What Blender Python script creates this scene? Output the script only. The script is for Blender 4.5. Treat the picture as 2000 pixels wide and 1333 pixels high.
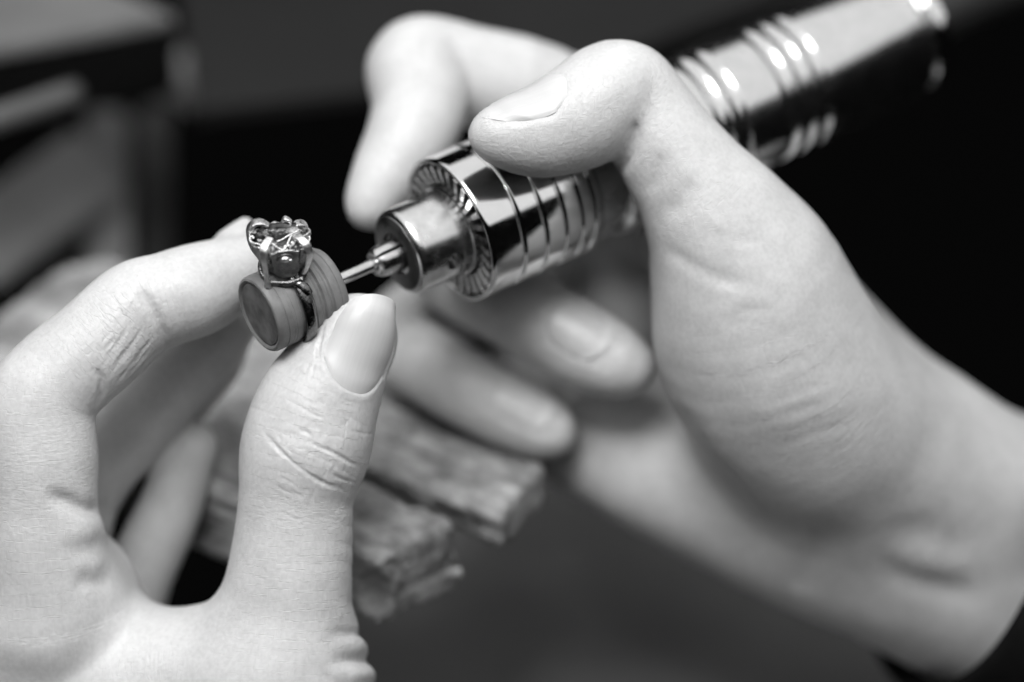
import bpy, math, random
import numpy as np
from mathutils import Matrix, Vector
random.seed(4); rng = np.random.default_rng(4)
for _o in list(bpy.data.objects): bpy.data.objects.remove(_o)
scene = bpy.context.scene
COL = scene.collection

# ------------------------------------------------------------------ camera
# working units: millimetres in a frame aligned with the lens (x right, y up, z towards the viewer);
# everything is then placed in the world in metres, z up, by W().
TH = math.radians(35.0)            # the lens looks 35 degrees down on the bench
FOC = 483.0                        # focus distance, mm
FWD = np.array([0, math.cos(TH), -math.sin(TH)]); UPV = np.array([0, math.sin(TH), math.cos(TH)]); RGT = np.array([1., 0, 0])
ORG = np.array([0, 0, 250.0]) - FOC * FWD
ROT = np.stack([RGT, UPV, -FWD])   # rows
UP = np.array([0, math.cos(TH), math.sin(TH)])   # world up in working units
def W(p):
    p = np.asarray(p, float)
    return (ORG + p @ ROT) * 0.001
def P(px, py, dz=0.0):
    d = FOC + dz
    return np.array([(px - 1000) * 1.8e-4 * d, (666.5 - py) * 1.8e-4 * d, -d])

cam = bpy.data.cameras.new('Camera'); camo = bpy.data.objects.new('Camera', cam); COL.objects.link(camo)
camo.location = W((0, 0, 0)); camo.rotation_euler = (math.pi / 2 - TH, 0, 0)
cam.lens = 100; cam.sensor_width = 36; cam.clip_start = 0.02; cam.clip_end = 50
cam.dof.use_dof = True; cam.dof.focus_distance = (FOC + 1.0) * 0.001; cam.dof.aperture_fstop = 4.4
cam.dof.aperture_blades = 0
scene.camera = camo

# ------------------------------------------------------------------ world and lamps
wd = bpy.data.worlds.new('World'); scene.world = wd; wd.use_nodes = True
bg = wd.node_tree.nodes['Background']; bg.inputs[0].default_value = (1, 1, 1, 1); bg.inputs[1].default_value = 0.002
def area(name, pos, target, sx, sy, power):
    l = bpy.data.lights.new(name, 'AREA'); l.shape = 'RECTANGLE'; l.size = sx; l.size_y = sy; l.energy = power
    o = bpy.data.objects.new(name, l); COL.objects.link(o)
    a = Vector(W(pos)); b = Vector(W(target)); o.location = a
    o.rotation_euler = (b - a).to_track_quat('-Z', 'Y').to_euler()
    return o
F0 = np.array([0, 0, -FOC])
BACK = np.array([0, math.sin(TH), -math.cos(TH)])     # horizontal, away from the viewer
area('ceiling_light', F0 + UP * 640 + RGT * 350 + BACK * 60, F0 + RGT * 350 + BACK * 60, 2.2, 1.7, 11.0)
area('bench_lamp', F0 + np.array([-90, 440, 550]), F0, 0.34, 0.34, 5.3)
scene.view_settings.view_transform = 'Standard'; scene.view_settings.look = 'None'
scene.view_settings.exposure = 0.0; scene.view_settings.gamma = 1.0
scene.cycles.use_denoising = True
scene.cycles.use_adaptive_sampling = True; scene.cycles.adaptive_threshold = 0.04; scene.cycles.adaptive_min_samples = 16
try: scene.cycles.denoiser = 'OPENIMAGEDENOISE'
except Exception: pass
scene.cycles.max_bounces = 6; scene.cycles.diffuse_bounces = 2; scene.cycles.caustics_reflective = False; scene.cycles.caustics_refractive = False
scene.cycles.sample_clamp_indirect = 6.0

# ------------------------------------------------------------------ helpers
def tag(o, label=None, cat=None, group=None, kind=None):
    if label: o['label'] = label
    if cat: o['category'] = cat
    if group: o['group'] = group
    if kind: o['kind'] = kind
    return o
def empty(name, pos, label, cat, group=None):
    o = bpy.data.objects.new(name, None); o.empty_display_size = 0.005; COL.objects.link(o); o.location = W(pos)
    return tag(o, label, cat, group)
def root_loc(o):
    l = np.zeros(3)
    while o is not None:
        l += np.array(o.location); o = o.parent
    return l
def mesh_obj(name, verts, faces, mat, parent=None, smooth=True, origin=None, polys=None):
    """verts in working mm"""
    w = W(verts)
    if parent is not None: off = root_loc(parent); loc = (0, 0, 0)
    else:
        off = W(origin) if origin is not None else np.array([w[:, 0].mean(), w[:, 1].mean(), w[:, 2].min()]); loc = off
    me = bpy.data.meshes.new(name)
    w = w - off
    if isinstance(faces, np.ndarray):
        n, k = faces.shape
        tot = np.full(n, k, dtype=np.int32); idx = faces.astype(np.int32).ravel()
        if polys:
            tot = np.concatenate([tot, np.array([len(p) for p in polys], np.int32)]); idx = np.concatenate([idx, np.concatenate([np.array(p, np.int32) for p in polys])])
        me.vertices.add(len(w)); me.vertices.foreach_set('co', w.astype(np.float32).ravel())
        me.loops.add(len(idx)); me.loops.foreach_set('vertex_index', idx)
        me.polygons.add(len(tot)); me.polygons.foreach_set('loop_start', np.concatenate([[0], np.cumsum(tot)[:-1]]).astype(np.int32))
        me.polygons.foreach_set('loop_total', tot)
        me.update(calc_edges=True); me.validate()
    else:
        me.from_pydata([tuple(v) for v in w], [], faces); me.update()
    if smooth: me.polygons.foreach_set('use_smooth', np.ones(len(me.polygons), bool))
    o = bpy.data.objects.new(name, me); COL.objects.link(o); me.materials.append(mat)
    if parent is not None: o.parent = parent
    o.location = loc
    return o
def unit(v): v = np.asarray(v, float); return v / np.linalg.norm(v)
def autosmooth(o, deg=40):
    me = o.data
    me.polygons.foreach_set('use_smooth', np.ones(len(me.polygons), bool))
    try: me.set_sharp_from_angle(angle=math.radians(deg))
    except Exception: pass

# ---- materials
def nodes(name):
    m = bpy.data.materials.new(name); m.use_nodes = True
    nt = m.node_tree; b = nt.nodes['Principled BSDF']
    return m, nt, b
def N(nt, t, **kw):
    n = nt.nodes.new(t)
    for k, v in kw.items():
        if k.startswith('i_'):
            key = k[2:]
            key = int(key) if key.isdigit() else key.replace('_', ' ')
            n.inputs[key].default_value = v
        else: setattr(n, k, v)
    return n
def L(nt, a, ao, b, bi): nt.links.new(a.outputs[ao], b.inputs[bi])
def mmcoords(nt):
    tc = N(nt, 'ShaderNodeTexCoord'); mp = N(nt, 'ShaderNodeMapping'); mp.inputs['Scale'].default_value = (1000, 1000, 1000)
    L(nt, tc, 'Object', mp, 'Vector'); return mp
def math_n(nt, op, a, b=None):
    n = N(nt, 'ShaderNodeMath', operation=op)
    for i, x in enumerate((a, b)):
        if x is None: continue
        if isinstance(x, (int, float)): n.inputs[i].default_value = x
        else: L(nt, x[0], x[1], n, i)
    return n
def ramp(nt, src, so, lo, hi, a, b):
    n = N(nt, 'ShaderNodeMapRange'); L(nt, src, so, n, 'Value')
    n.inputs['From Min'].default_value = lo; n.inputs['From Max'].default_value = hi
    n.inputs['To Min'].default_value = a; n.inputs['To Max'].default_value = b
    return n
def grey(nt, v, b, inp='Base Color'):
    c = N(nt, 'ShaderNodeCombineColor')
    for i in range(3): L(nt, v, 0, c, i)
    L(nt, c, 0, b, inp)

def metal(name, base, rough, var=0.1, rvar=0.08, scale=0.6, bump=0.0):
    m, nt, b = nodes(name); mp = mmcoords(nt)
    b.inputs['Metallic'].default_value = 1
    n = N(nt, 'ShaderNodeTexNoise', i_Scale=scale, i_Detail=5.0); L(nt, mp, 0, n, 'Vector')
    grey(nt, ramp(nt, n, 0, 0.3, 0.7, base * (1 - var), base * (1 + var)), b)
    r = ramp(nt, n, 0, 0.3, 0.7, max(0.02, rough - rvar), rough + rvar); L(nt, r, 0, b, 'Roughness')
    if bump:
        bp = N(nt, 'ShaderNodeBump', i_Strength=bump, i_Distance=0.0003); n2 = N(nt, 'ShaderNodeTexNoise', i_Scale=scale * 3, i_Detail=6.0)
        L(nt, mp, 0, n2, 'Vector'); L(nt, n2, 0, bp, 'Height'); L(nt, bp, 0, b, 'Normal')
    return m
def plain(name, base, rough, var=0.15, scale=0.2, spec=0.5, bump=0.0):
    m, nt, b = nodes(name); mp = mmcoords(nt)
    n = N(nt, 'ShaderNodeTexNoise', i_Scale=scale, i_Detail=6.0); L(nt, mp, 0, n, 'Vector')
    grey(nt, ramp(nt, n, 0, 0.3, 0.7, base * (1 - var), base * (1 + var)), b)
    b.inputs['Roughness'].default_value = rough; b.inputs['Specular IOR Level'].default_value = spec
    if bump:
        bp = N(nt, 'ShaderNodeBump', i_Strength=bump, i_Distance=0.0004); n2 = N(nt, 'ShaderNodeTexNoise', i_Scale=scale * 4, i_Detail=6.0)
        L(nt, mp, 0, n2, 'Vector'); L(nt, n2, 0, bp, 'Height'); L(nt, bp, 0, b, 'Normal')
    return m

def skin_material(name, fine=1.0):
    m, nt, b = nodes(name); mp = mmcoords(nt)
    at = N(nt, 'ShaderNodeAttribute', attribute_name='finger_uv'); at.attribute_type = 'GEOMETRY'
    wk = N(nt, 'ShaderNodeAttribute', attribute_name='wrinkle'); wk.attribute_type = 'GEOMETRY'
    # colour: faint mottling
    n0 = N(nt, 'ShaderNodeTexNoise', i_Scale=0.16, i_Detail=2.0, i_Roughness=0.6); L(nt, mp, 0, n0, 'Vector')
    n1 = N(nt, 'ShaderNodeTexNoise', i_Scale=1.3, i_Detail=1.0); L(nt, mp, 0, n1, 'Vector')
    s = math_n(nt, 'ADD', (ramp(nt, n0, 0, 0.3, 0.7, -0.035, 0.035), 0), (ramp(nt, n1, 0, 0.3, 0.7, 0.58, 0.64), 0))
    grey(nt, s, b)
    b.inputs['Subsurface Weight'].default_value = 0.25
    b.inputs['Subsurface Radius'].default_value = (1, 1, 1); b.inputs['Subsurface Scale'].default_value = 0.0014
    b.inputs['Roughness'].default_value = 0.46; b.inputs['Specular IOR Level'].default_value = 0.42
    # fine relief: skin cells, cross lines and length lines (follow each finger)
    def lines(sc, stretch, lo, hi, seed):
        mpp = N(nt, 'ShaderNodeMapping'); L(nt, at, 'Vector', mpp, 'Vector')
        mpp.inputs['Scale'].default_value = stretch; mpp.inputs['Location'].default_value = (seed, seed * 1.7, 0)
        nn = N(nt, 'ShaderNodeTexNoise', i_Scale=sc, i_Detail=1.0, i_Distortion=0.0); L(nt, mpp, 0, nn, 'Vector')
        a = math_n(nt, 'ABSOLUTE', (math_n(nt, 'SUBTRACT', (nn, 0), 0.5), 0))
        return ramp(nt, a, 0, lo, hi, 0.0, 1.0)
    lw = N(nt, 'ShaderNodeAttribute', attribute_name='line_weight'); lw.attribute_type = 'GEOMETRY'
    cross = lines(1.0, (0.95, 0.34, 1), 0.0, 0.05, 3.1)
    along = lines(1.0, (0.34, 0.9, 1), 0.0, 0.06, 9.4)
    h = math_n(nt, 'MULTIPLY', (cross, 0), (math_n(nt, 'MULTIPLY', (wk, 'Fac'), 0.55), 0))
    h = math_n(nt, 'ADD', (h, 0), (math_n(nt, 'MULTIPLY', (along, 0), 0.12), 0))
    h = math_n(nt, 'MULTIPLY', (h, 0), (lw, 'Fac'))
    mpf = N(nt, 'ShaderNodeMapping'); L(nt, at, 'Vector', mpf, 'Vector'); mpf.inputs['Scale'].default_value = (2.4, 0.9, 1)
    nf = N(nt, 'ShaderNodeTexNoise', i_Scale=1.0, i_Detail=1.0); L(nt, mpf, 0, nf, 'Vector')
    h = math_n(nt, 'ADD', (h, 0), (math_n(nt, 'MULTIPLY', (math_n(nt, 'MULTIPLY', (nf, 0), (lw, 'Fac')), 0), 0.75), 0))

    bp = N(nt, 'ShaderNodeBump', i_Strength=0.65 * fine, i_Distance=0.00018); L(nt, h, 0, bp, 'Height'); L(nt, bp, 0, b, 'Normal')
    return m

# ---- implicit surface mesher
def seg_d(p, a, b, ra, rb):
    ba = b - a; w = p - a; t = np.clip((w @ ba) / max(ba @ ba, 1e-9), 0, 1)
    w = w - t[:, None] * ba
    return np.sqrt(np.einsum('ij,ij->i', w, w)) - (ra + (rb - ra) * t)
def smin(a, b, k):
    h = np.maximum(k - np.abs(a - b), 0) / k
    return np.minimum(a, b) - h * h * k * 0.25
def spline(pts, n=4):
    """pts: rows of x,y,z,r -> smooth finer rows"""
    pts = np.asarray(pts, float)
    if len(pts) < 3 or n == 1: return pts
    ext = np.vstack([2 * pts[0] - pts[1], pts, 2 * pts[-1] - pts[-2]]); ext[:, 3] = np.maximum(ext[:, 3], 0.5)
    out = []
    for i in range(len(pts) - 1):
        p0, p1, p2, p3 = ext[i:i + 4]
        for j in range(n):
            t = j / n
            out.append(0.5 * (2 * p1 + (p2 - p0) * t + (2 * p0 - 5 * p1 + 4 * p2 - p3) * t * t + (3 * p1 - p0 - 3 * p2 + p3) * t ** 3))
    out.append(pts[-1]); return np.array(out)
def chain(rows, n=3):
    return spline([np.append(P(r[0], r[1], r[2]), r[3]) for r in rows], n)
class Blob:
    """palm chains melt into each other; each finger melts into the palm but not into its neighbours"""
    def __init__(s): s.palm = []; s.fingers = []
    def chain_d(s, ch, p, c, R):
        d = np.full(len(p), 1e3)
        for i in range(len(ch) - 1):
            a, b = ch[i], ch[i + 1]
            if R is not None:
                ba = b[:3] - a[:3]; t = np.clip(((c - a[:3]) @ ba) / max(ba @ ba, 1e-9), 0, 1)
                if np.linalg.norm(c - a[:3] - t * ba) - max(a[3], b[3]) > R + 12: continue
            d = np.minimum(d, seg_d(p, a[:3], b[:3], a[3], b[3]))
        return d
    def __call__(s, p, c=None, R=None):
        pd = np.full(len(p), 1e3)
        for ch, k in s.palm:
            pd = smin(pd, s.chain_d(ch, p, c, R), k)
        out = pd
        for ch, k in s.fingers:
            d = s.chain_d(ch, p, c, R)
            out = smin(out, smin(pd, d, k), 1.4)
        return out
def mesher(f, lo, hi, h, B=16, grow=2.5):
    lo = np.asarray(lo, float); n = np.ceil((np.asarray(hi, float) - lo) / h / B).astype(int) * B + 1
    D = np.full(n, 50.0, np.float32)
    nb = (n - 1) // B
    R = B * h * 0.5 * math.sqrt(3)
    g = np.arange(B + 1)
    loc = np.stack(np.meshgrid(g, g, g, indexing='ij'), -1).reshape(-1, 3) * h
    cs = np.stack(np.meshgrid(*[np.arange(k) for k in nb], indexing='ij'), -1).reshape(-1, 3)
    cc = lo + (cs * B + B / 2) * h
    fd = f(cc)
    for idx, c, d0 in zip(cs, cc, fd):
        sl = tuple(slice(i * B, i * B + B + 1) for i in idx)
        if abs(d0) > R + grow + 1.0:
            if d0 < 0: D[sl] = np.where(D[sl] == 50.0, -50.0, D[sl])
            continue
        D[sl] = f(lo + idx * B * h + loc, c, R).reshape(B + 1, B + 1, B + 1)
    S = D < 0
    cnt = np.zeros(np.array(S.shape) - 1, np.int8)
    for i in (0, 1):
        for j in (0, 1):
            for k in (0, 1):
                cnt += S[i:S.shape[0] - 1 + i, j:S.shape[1] - 1 + j, k:S.shape[2] - 1 + k]
    act = np.argwhere((cnt > 0) & (cnt < 8))
    imap = np.full(cnt.shape, -1, np.int32); imap[tuple(act.T)] = np.arange(len(act))
    acc = np.zeros((len(act), 3)); w = np.zeros(len(act))
    cor = [(i, j, k) for i in (0, 1) for j in (0, 1) for k in (0, 1)]
    vals = {c: D[act[:, 0] + c[0], act[:, 1] + c[1], act[:, 2] + c[2]].astype(float) for c in cor}
    for c in cor:
        for ax in range(3):
            if c[ax]: continue
            e = list(c); e[ax] = 1; e = tuple(e)
            a, b = vals[c], vals[e]; m = (a < 0) != (b < 0)
            t = np.where(m, a / np.where(m, a - b, 1), 0)
            pt = np.tile(np.array(c, float), (len(act), 1)); pt[:, ax] += t
            acc[m] += pt[m]; w[m] += 1
    v = lo + (act + acc / w[:, None]) * h
    quads = []
    for ax in range(3):
        o1, o2 = [(1, 2), (2, 0), (0, 1)][ax]
        sl0 = [slice(None)] * 3; sl1 = [slice(None)] * 3; sl0[ax] = slice(0, -1); sl1[ax] = slice(1, None)
        ed = S[tuple(sl0)] != S[tuple(sl1)]; e = np.argwhere(ed)
        ok = (e[:, o1] > 0) & (e[:, o2] > 0) & (e[:, o1] < S.shape[o1] - 1) & (e[:, o2] < S.shape[o2] - 1); e = e[ok]
        def cell(d1, d2):
            q = e.copy(); q[:, o1] -= d1; q[:, o2] -= d2; return imap[tuple(q.T)]
        q = np.stack([cell(1, 1), cell(0, 1), cell(0, 0), cell(1, 0)], 1)
        flip = ~S[tuple(e.T)]
        q[flip] = q[flip][:, ::-1]; quads.append(q)
    F = np.concatenate(quads); F = F[(F >= 0).all(1)]
    return v, F
def vnormals(v, F):
    n = np.cross(v[F[:, 2]] - v[F[:, 0]], v[F[:, 3]] - v[F[:, 1]])
    out = np.zeros_like(v)
    for i in range(4): np.add.at(out, F[:, i], n)
    return out / np.maximum(np.linalg.norm(out, axis=1), 1e-9)[:, None]
def relax(v, F, it=2, lam=0.5):
    E = np.concatenate([F[:, [0, 1]], F[:, [1, 2]], F[:, [2, 3]], F[:, [3, 0]]])
    cnt = np.bincount(E[:, 0], minlength=len(v)) + np.bincount(E[:, 1], minlength=len(v))
    for _ in range(it):
        for l in (lam, -lam * 1.04):
            a = np.stack([np.bincount(E[:, 0], v[E[:, 1], k], len(v)) + np.bincount(E[:, 1], v[E[:, 0], k], len(v)) for k in range(3)], 1)
            v = v + l * (a / cnt[:, None] - v)
    return v
def refine(v, F, sel, f):
    """split the selected quads in four; neighbours take the new edge points"""
    E = np.sort(np.stack([F, np.roll(F, -1, 1)], 2).reshape(-1, 2), 1)
    key = E[:, 0].astype(np.int64) * (len(v) + 1) + E[:, 1]
    uk, inv = np.unique(key, return_inverse=True); inv = inv.reshape(-1, 4)
    split = np.zeros(len(uk), bool); split[inv[sel].ravel()] = True
    mid = np.full(len(uk), -1, np.int64); ns = int(split.sum()); mid[split] = len(v) + np.arange(ns)
    a = uk[split] // (len(v) + 1); b = uk[split] % (len(v) + 1)
    vm = (v[a] + v[b]) / 2; vc = v[F[sel]].mean(1); nv = np.concatenate([vm, vc])
    Fs = F[sel]; ms = mid[inv[sel]]; c = len(v) + ns + np.arange(len(Fs))
    q = np.concatenate([np.stack([Fs[:, k], ms[:, k], c, ms[:, k - 1]], 1) for k in range(4)])
    rest = np.nonzero(~sel)[0]; has = (mid[inv[rest]] >= 0).any(1)
    keep = F[rest[~has]]; polys = []; pn = F[rest[has]]
    for r in rest[has]:
        p = []
        for k in range(4):
            p.append(int(F[r, k])); m = mid[inv[r, k]]
            if m >= 0: p.append(int(m))
        polys.append(p)
    return np.concatenate([v, nv]), np.concatenate([keep, q]), polys, pn
def bounds(chains, pad=4):
    a = np.concatenate([c for c in chains]); return (a[:, :3] - a[:, 3:]).min(0) - pad, (a[:, :3] + a[:, 3:]).max(0) + pad
def vnoise(p, seed=0):
    """cheap smooth value noise on points (unit cells)"""
    r = np.random.default_rng(seed); T = r.random(4096)
    i = np.floor(p).astype(int); f = p - i; f = f * f * (3 - 2 * f)
    out = 0
    for a in (0, 1):
        for b in (0, 1):
            for c in (0, 1):
                hsh = ((i[:, 0] + a) * 73856093 ^ (i[:, 1] + b) * 19349663 ^ (i[:, 2] + c) * 83492791) & 4095
                wgt = (f[:, 0] if a else 1 - f[:, 0]) * (f[:, 1] if b else 1 - f[:, 1]) * (f[:, 2] if c else 1 - f[:, 2])
                out = out + T[hsh] * wgt
    return out

# ------------------------------------------------------------------ tool axis (hand piece, mandrel and ring share it)
AX = unit([0.81, 0.38, -0.45])
A0 = P(505, 616, 2)
RU = unit(np.array([-0.04, 0.797, 0.60]) - AX * (np.array([-0.04, 0.797, 0.60]) @ AX))
RC = np.cross(AX, RU)
def axis_pt(s, r=0, th=0): return A0 + AX * s + r * (math.cos(th) * RU + math.sin(th) * RC)
def lathe(name, prof, mat, parent, seg=96, closed=False, deg=35, frame=None):
    """prof: (s, r) along the tool axis"""
    v = []; f = []; n = len(prof)
    th = np.arange(seg) * 2 * math.pi / seg
    for s, r in prof:
        v.append(A0 + AX * s + r * (np.cos(th)[:, None] * RU + np.sin(th)[:, None] * RC))
    v = np.concatenate(v)
    for i in range(n - 1 if not closed else n):
        j = (i + 1) % n
        for k in range(seg):
            l = (k + 1) % seg
            f.append((i * seg + k, j * seg + k, j * seg + l, i * seg + l))
    if not closed:
        f.append(tuple(range(seg))[::-1] if True else None); f.append(tuple((n - 1) * seg + k for k in range(seg)))
    o = mesh_obj(name, v, [tuple(reversed(x)) for x in f], mat, parent); autosmooth(o, deg); return o
def tube(path, rad, seg=10, flat=1.0, side=None, caps=True, sq=1.0):
    """swept tube: path pts, radii; flat = thickness ratio across 'side' direction"""
    path = np.asarray(path, float); n = len(path); rad = np.broadcast_to(np.asarray(rad, float), (n,))
    v = []; 
    for i in range(n):
        t = unit(path[min(i + 1, n - 1)] - path[max(i - 1, 0)])
        s = side if side is not None else np.array([0.3, 0.5, 0.81])
        u = unit(s - t * (s @ t)); w = np.cross(t, u)
        for k in range(seg):
            a = 2 * math.pi * k / seg
            ca, sa = math.cos(a), math.sin(a)
            v.append(path[i] + rad[i] * (math.copysign(abs(ca) ** sq, ca) * u + flat * math.copysign(abs(sa) ** sq, sa) * w))
    f = [(i * seg + k, i * seg + (k + 1) % seg, (i + 1) * seg + (k + 1) % seg, (i + 1) * seg + k) for i in range(n - 1) for k in range(seg)]
    if caps: f += [tuple(range(seg))[::-1], tuple((n - 1) * seg + k for k in range(seg))]
    return np.array(v), f
def smooth_path(pts, n=6):
    q = spline([list(p) + [1] for p in pts], n); return q[:, :3]
def obox(c, ex, ey, ez, mat, name, parent=None, bev=0.6, origin=None):
    """box with centre c and half-extent vectors, bevelled"""
    import bmesh
    bm = bmesh.new(); bmesh.ops.create_cube(bm, size=2)
    lx, ly, lz = (np.linalg.norm(e) for e in (ex, ey, ez))
    for v in bm.verts: v.co = Vector((v.co.x * lx, v.co.y * ly, v.co.z * lz))
    if bev: bmesh.ops.bevel(bm, geom=list(bm.edges), offset=bev, segments=2, affect='EDGES')
    M = np.stack([unit(ex), unit(ey), unit(ez)])
    V = np.array([list(v.co) for v in bm.verts]) @ M + c
    bm.verts.index_update()
    Fs = [tuple(v.index for v in f.verts) for f in bm.faces]
    if np.linalg.det(M) < 0: Fs = [f[::-1] for f in Fs]
    bm.free()
    o = mesh_obj(name, V, Fs, mat, parent, origin=origin); autosmooth(o, 30); return o

# ------------------------------------------------------------------ materials
SKIN = skin_material('skin'); 
CHROME = metal('chrome', 0.74, 0.10, 0.04, 0.03, 0.25)
BRUSHED = metal('brushed_steel', 0.70, 0.24, 0.08, 0.05, 0.5)
BODYM = metal('satin_chrome', 0.72, 0.19, 0.05, 0.03, 0.3)
TOOTH = metal('tooth_steel', 0.55, 0.3, 0.15, 0.06, 0.8)
DARKREFL = metal('dark_reflection', 0.10, 0.35, 0.2, 0.08, 0.6)  # dark reflection of the collar's front face, put into the colour
DARKSTEEL = metal('dark_steel', 0.22, 0.30, 0.2, 0.08, 0.6)
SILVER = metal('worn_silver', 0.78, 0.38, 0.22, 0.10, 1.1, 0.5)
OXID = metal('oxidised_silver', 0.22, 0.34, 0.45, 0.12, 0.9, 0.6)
BANDM = metal('dark_polished_band', 0.16, 0.22, 0.3, 0.08, 0.7, 0.25)
RUBBER = plain('grey_rubber', 0.19, 0.50, 0.22, 0.35, 0.4, 0.15)
RUBFACE = plain('worn_rubber_face', 0.13, 0.5, 0.6, 0.28, 0.4, 0.3)
BLACKR = plain('black_rubber', 0.012, 0.6)
SLEEVE = plain('black_cloth', 0.006, 0.9, 0.3, 0.5, 0.1, 0.5)
NAIL = None
def nail_material():
    m, nt, b = nodes('nail_plate')
    at = N(nt, 'ShaderNodeAttribute', attribute_name='nail_uv'); at.attribute_type = 'GEOMETRY'
    sx = N(nt, 'ShaderNodeSeparateXYZ'); L(nt, at, 'Vector', sx, 0)
    mpp = N(nt, 'ShaderNodeMapping'); L(nt, at, 'Vector', mpp, 'Vector'); mpp.inputs['Scale'].default_value = (9, 0.5, 1)
    n = N(nt, 'ShaderNodeTexNoise', i_Scale=1.5, i_Detail=3.0); L(nt, mpp, 0, n, 'Vector')
    tip = ramp(nt, sx, 1, 0.80, 0.90, 0.0, 0.10)          # paler free edge
    lun = ramp(nt, sx, 1, 0.05, 0.30, 0.05, 0.0)
    s = math_n(nt, 'ADD', (tip, 0), (lun, 0)); s = math_n(nt, 'ADD', (s, 0), (ramp(nt, n, 0, 0.3, 0.7, 0.57, 0.60), 0))
    grey(nt, s, b)
    b.inputs['Roughness'].default_value = 0.34; b.inputs['Specular IOR Level'].default_value = 0.5
    b.inputs['Subsurface Weight'].default_value = 0.2; b.inputs['Subsurface Radius'].default_value = (1, 1, 1); b.inputs['Subsurface Scale'].default_value = 0.0012
    bp = N(nt, 'ShaderNodeBump', i_Strength=0.25, i_Distance=0.00012); L(nt, n, 0, bp, 'Height'); L(nt, bp, 0, b, 'Normal')
    return m
NAIL = nail_material()
def wood_material():
    m, nt, b = nodes('worn_wood')
    tc = N(nt, 'ShaderNodeAttribute', attribute_name='wood_uv'); tc.attribute_type = 'GEOMETRY'
    mpp = N(nt, 'ShaderNodeMapping'); L(nt, tc, 'Vector', mpp, 'Vector'); mpp.inputs['Scale'].default_value = (0.07, 0.55, 0.55)
    n = N(nt, 'ShaderNodeTexNoise', i_Scale=1.0, i_Detail=7.0, i_Roughness=0.65, i_Distortion=0.5); L(nt, mpp, 0, n, 'Vector')
    n2 = N(nt, 'ShaderNodeTexNoise', i_Scale=0.11, i_Detail=5.0, i_Roughness=0.6); L(nt, tc, 'Vector', n2, 'Vector')
    s = math_n(nt, 'MULTIPLY', (ramp(nt, n, 0, 0.3, 0.7, 0.15, 0.42), 0), (ramp(nt, n2, 0, 0.32, 0.68, 0.5, 1.5), 0))
    grey(nt, s, b); b.inputs['Roughness'].default_value = 0.62
    bp = N(nt, 'ShaderNodeBump', i_Strength=0.6, i_Distance=0.0006); L(nt, n, 0, bp, 'Height'); L(nt, bp, 0, b, 'Normal')
    return m
WOOD = wood_material()

# ------------------------------------------------------------------ background: bench and what stands on it
LEATHER = plain('bench_leather', 0.15, 0.6, 0.12, 0.03, 0.3, 0.1)
BENCHM = plain('bench_top_paint', 0.012, 0.6, 0.2, 0.02, 0.3)
def level_sheet(name, px_pts, h, mat, label):
    """horizontal sheet at height h (mm, relative to the focus point), outlined by picture points"""
    V = []
    for px, py in px_pts:
        x = (px - 1000) * 1.8e-4; y = (666.5 - py) * 1.8e-4
        d = (UP[2] * FOC - h) / (UP[2] - UP[1] * y); V.append([x * d, y * d, -d])
    V = np.array(V); n = len(V); V = np.concatenate([V, V - UP * 3])
    f = [tuple(range(n))] + [tuple(range(n, 2 * n))[::-1]] + [(i, i + n, (i + 1) % n + n, (i + 1) % n) for i in range(n)]
    o = mesh_obj(name, V, f, mat, None, smooth=False); return tag(o, label, None, None, 'structure')
level_sheet('leather_bench_skin', [(300, 2600), (2600, 2600), (2300, 1150), (1300, 800), (500, 800)], -125, LEATHER, 'dark grey leather catch skin far below the hands')
level_sheet('bench_top', [(380, 215), (1150, 130), (1650, -60), (1500, -420), (300, -420)], -40, BENCHM, 'dark grey bench top across the blurred upper background')

# ---- wooden bench pin
E1 = unit([0.834, -0.313, 0.455]); E1 = unit(E1 - UP * (E1 @ UP)); E2 = np.cross(UP, E1)
PIN0 = P(998, 945, 44)
def poly_sd(q, poly):
    poly = np.asarray(poly, float); d = np.full(len(q), 1e9); s = np.ones(len(q))
    for i in range(len(poly)):
        a = poly[i]; b = poly[i - 1]; e = b - a; w = q - a
        t = np.clip((w @ e) / (e @ e), 0, 1); bb = w - t[:, None] * e; d = np.minimum(d, (bb * bb).sum(1))
        c1 = q[:, 1] >= a[1]; c2 = q[:, 1] < b[1]; c3 = e[0] * w[:, 1] > e[1] * w[:, 0]
        fl = (c1 & c2 & c3) | (~c1 & ~c2 & ~c3); s = np.where(fl, -s, s)
    return s * np.sqrt(d)
PINPOLY = [(2, 9.5), (-45, 14), (-112, 18), (-118, 10), (-116, -36), (-60, -33), (-8, -31.5), (-2, -15.5), (-30, -13.2), (-52, -12), (-31, -10.4), (4, -9)]
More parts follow.
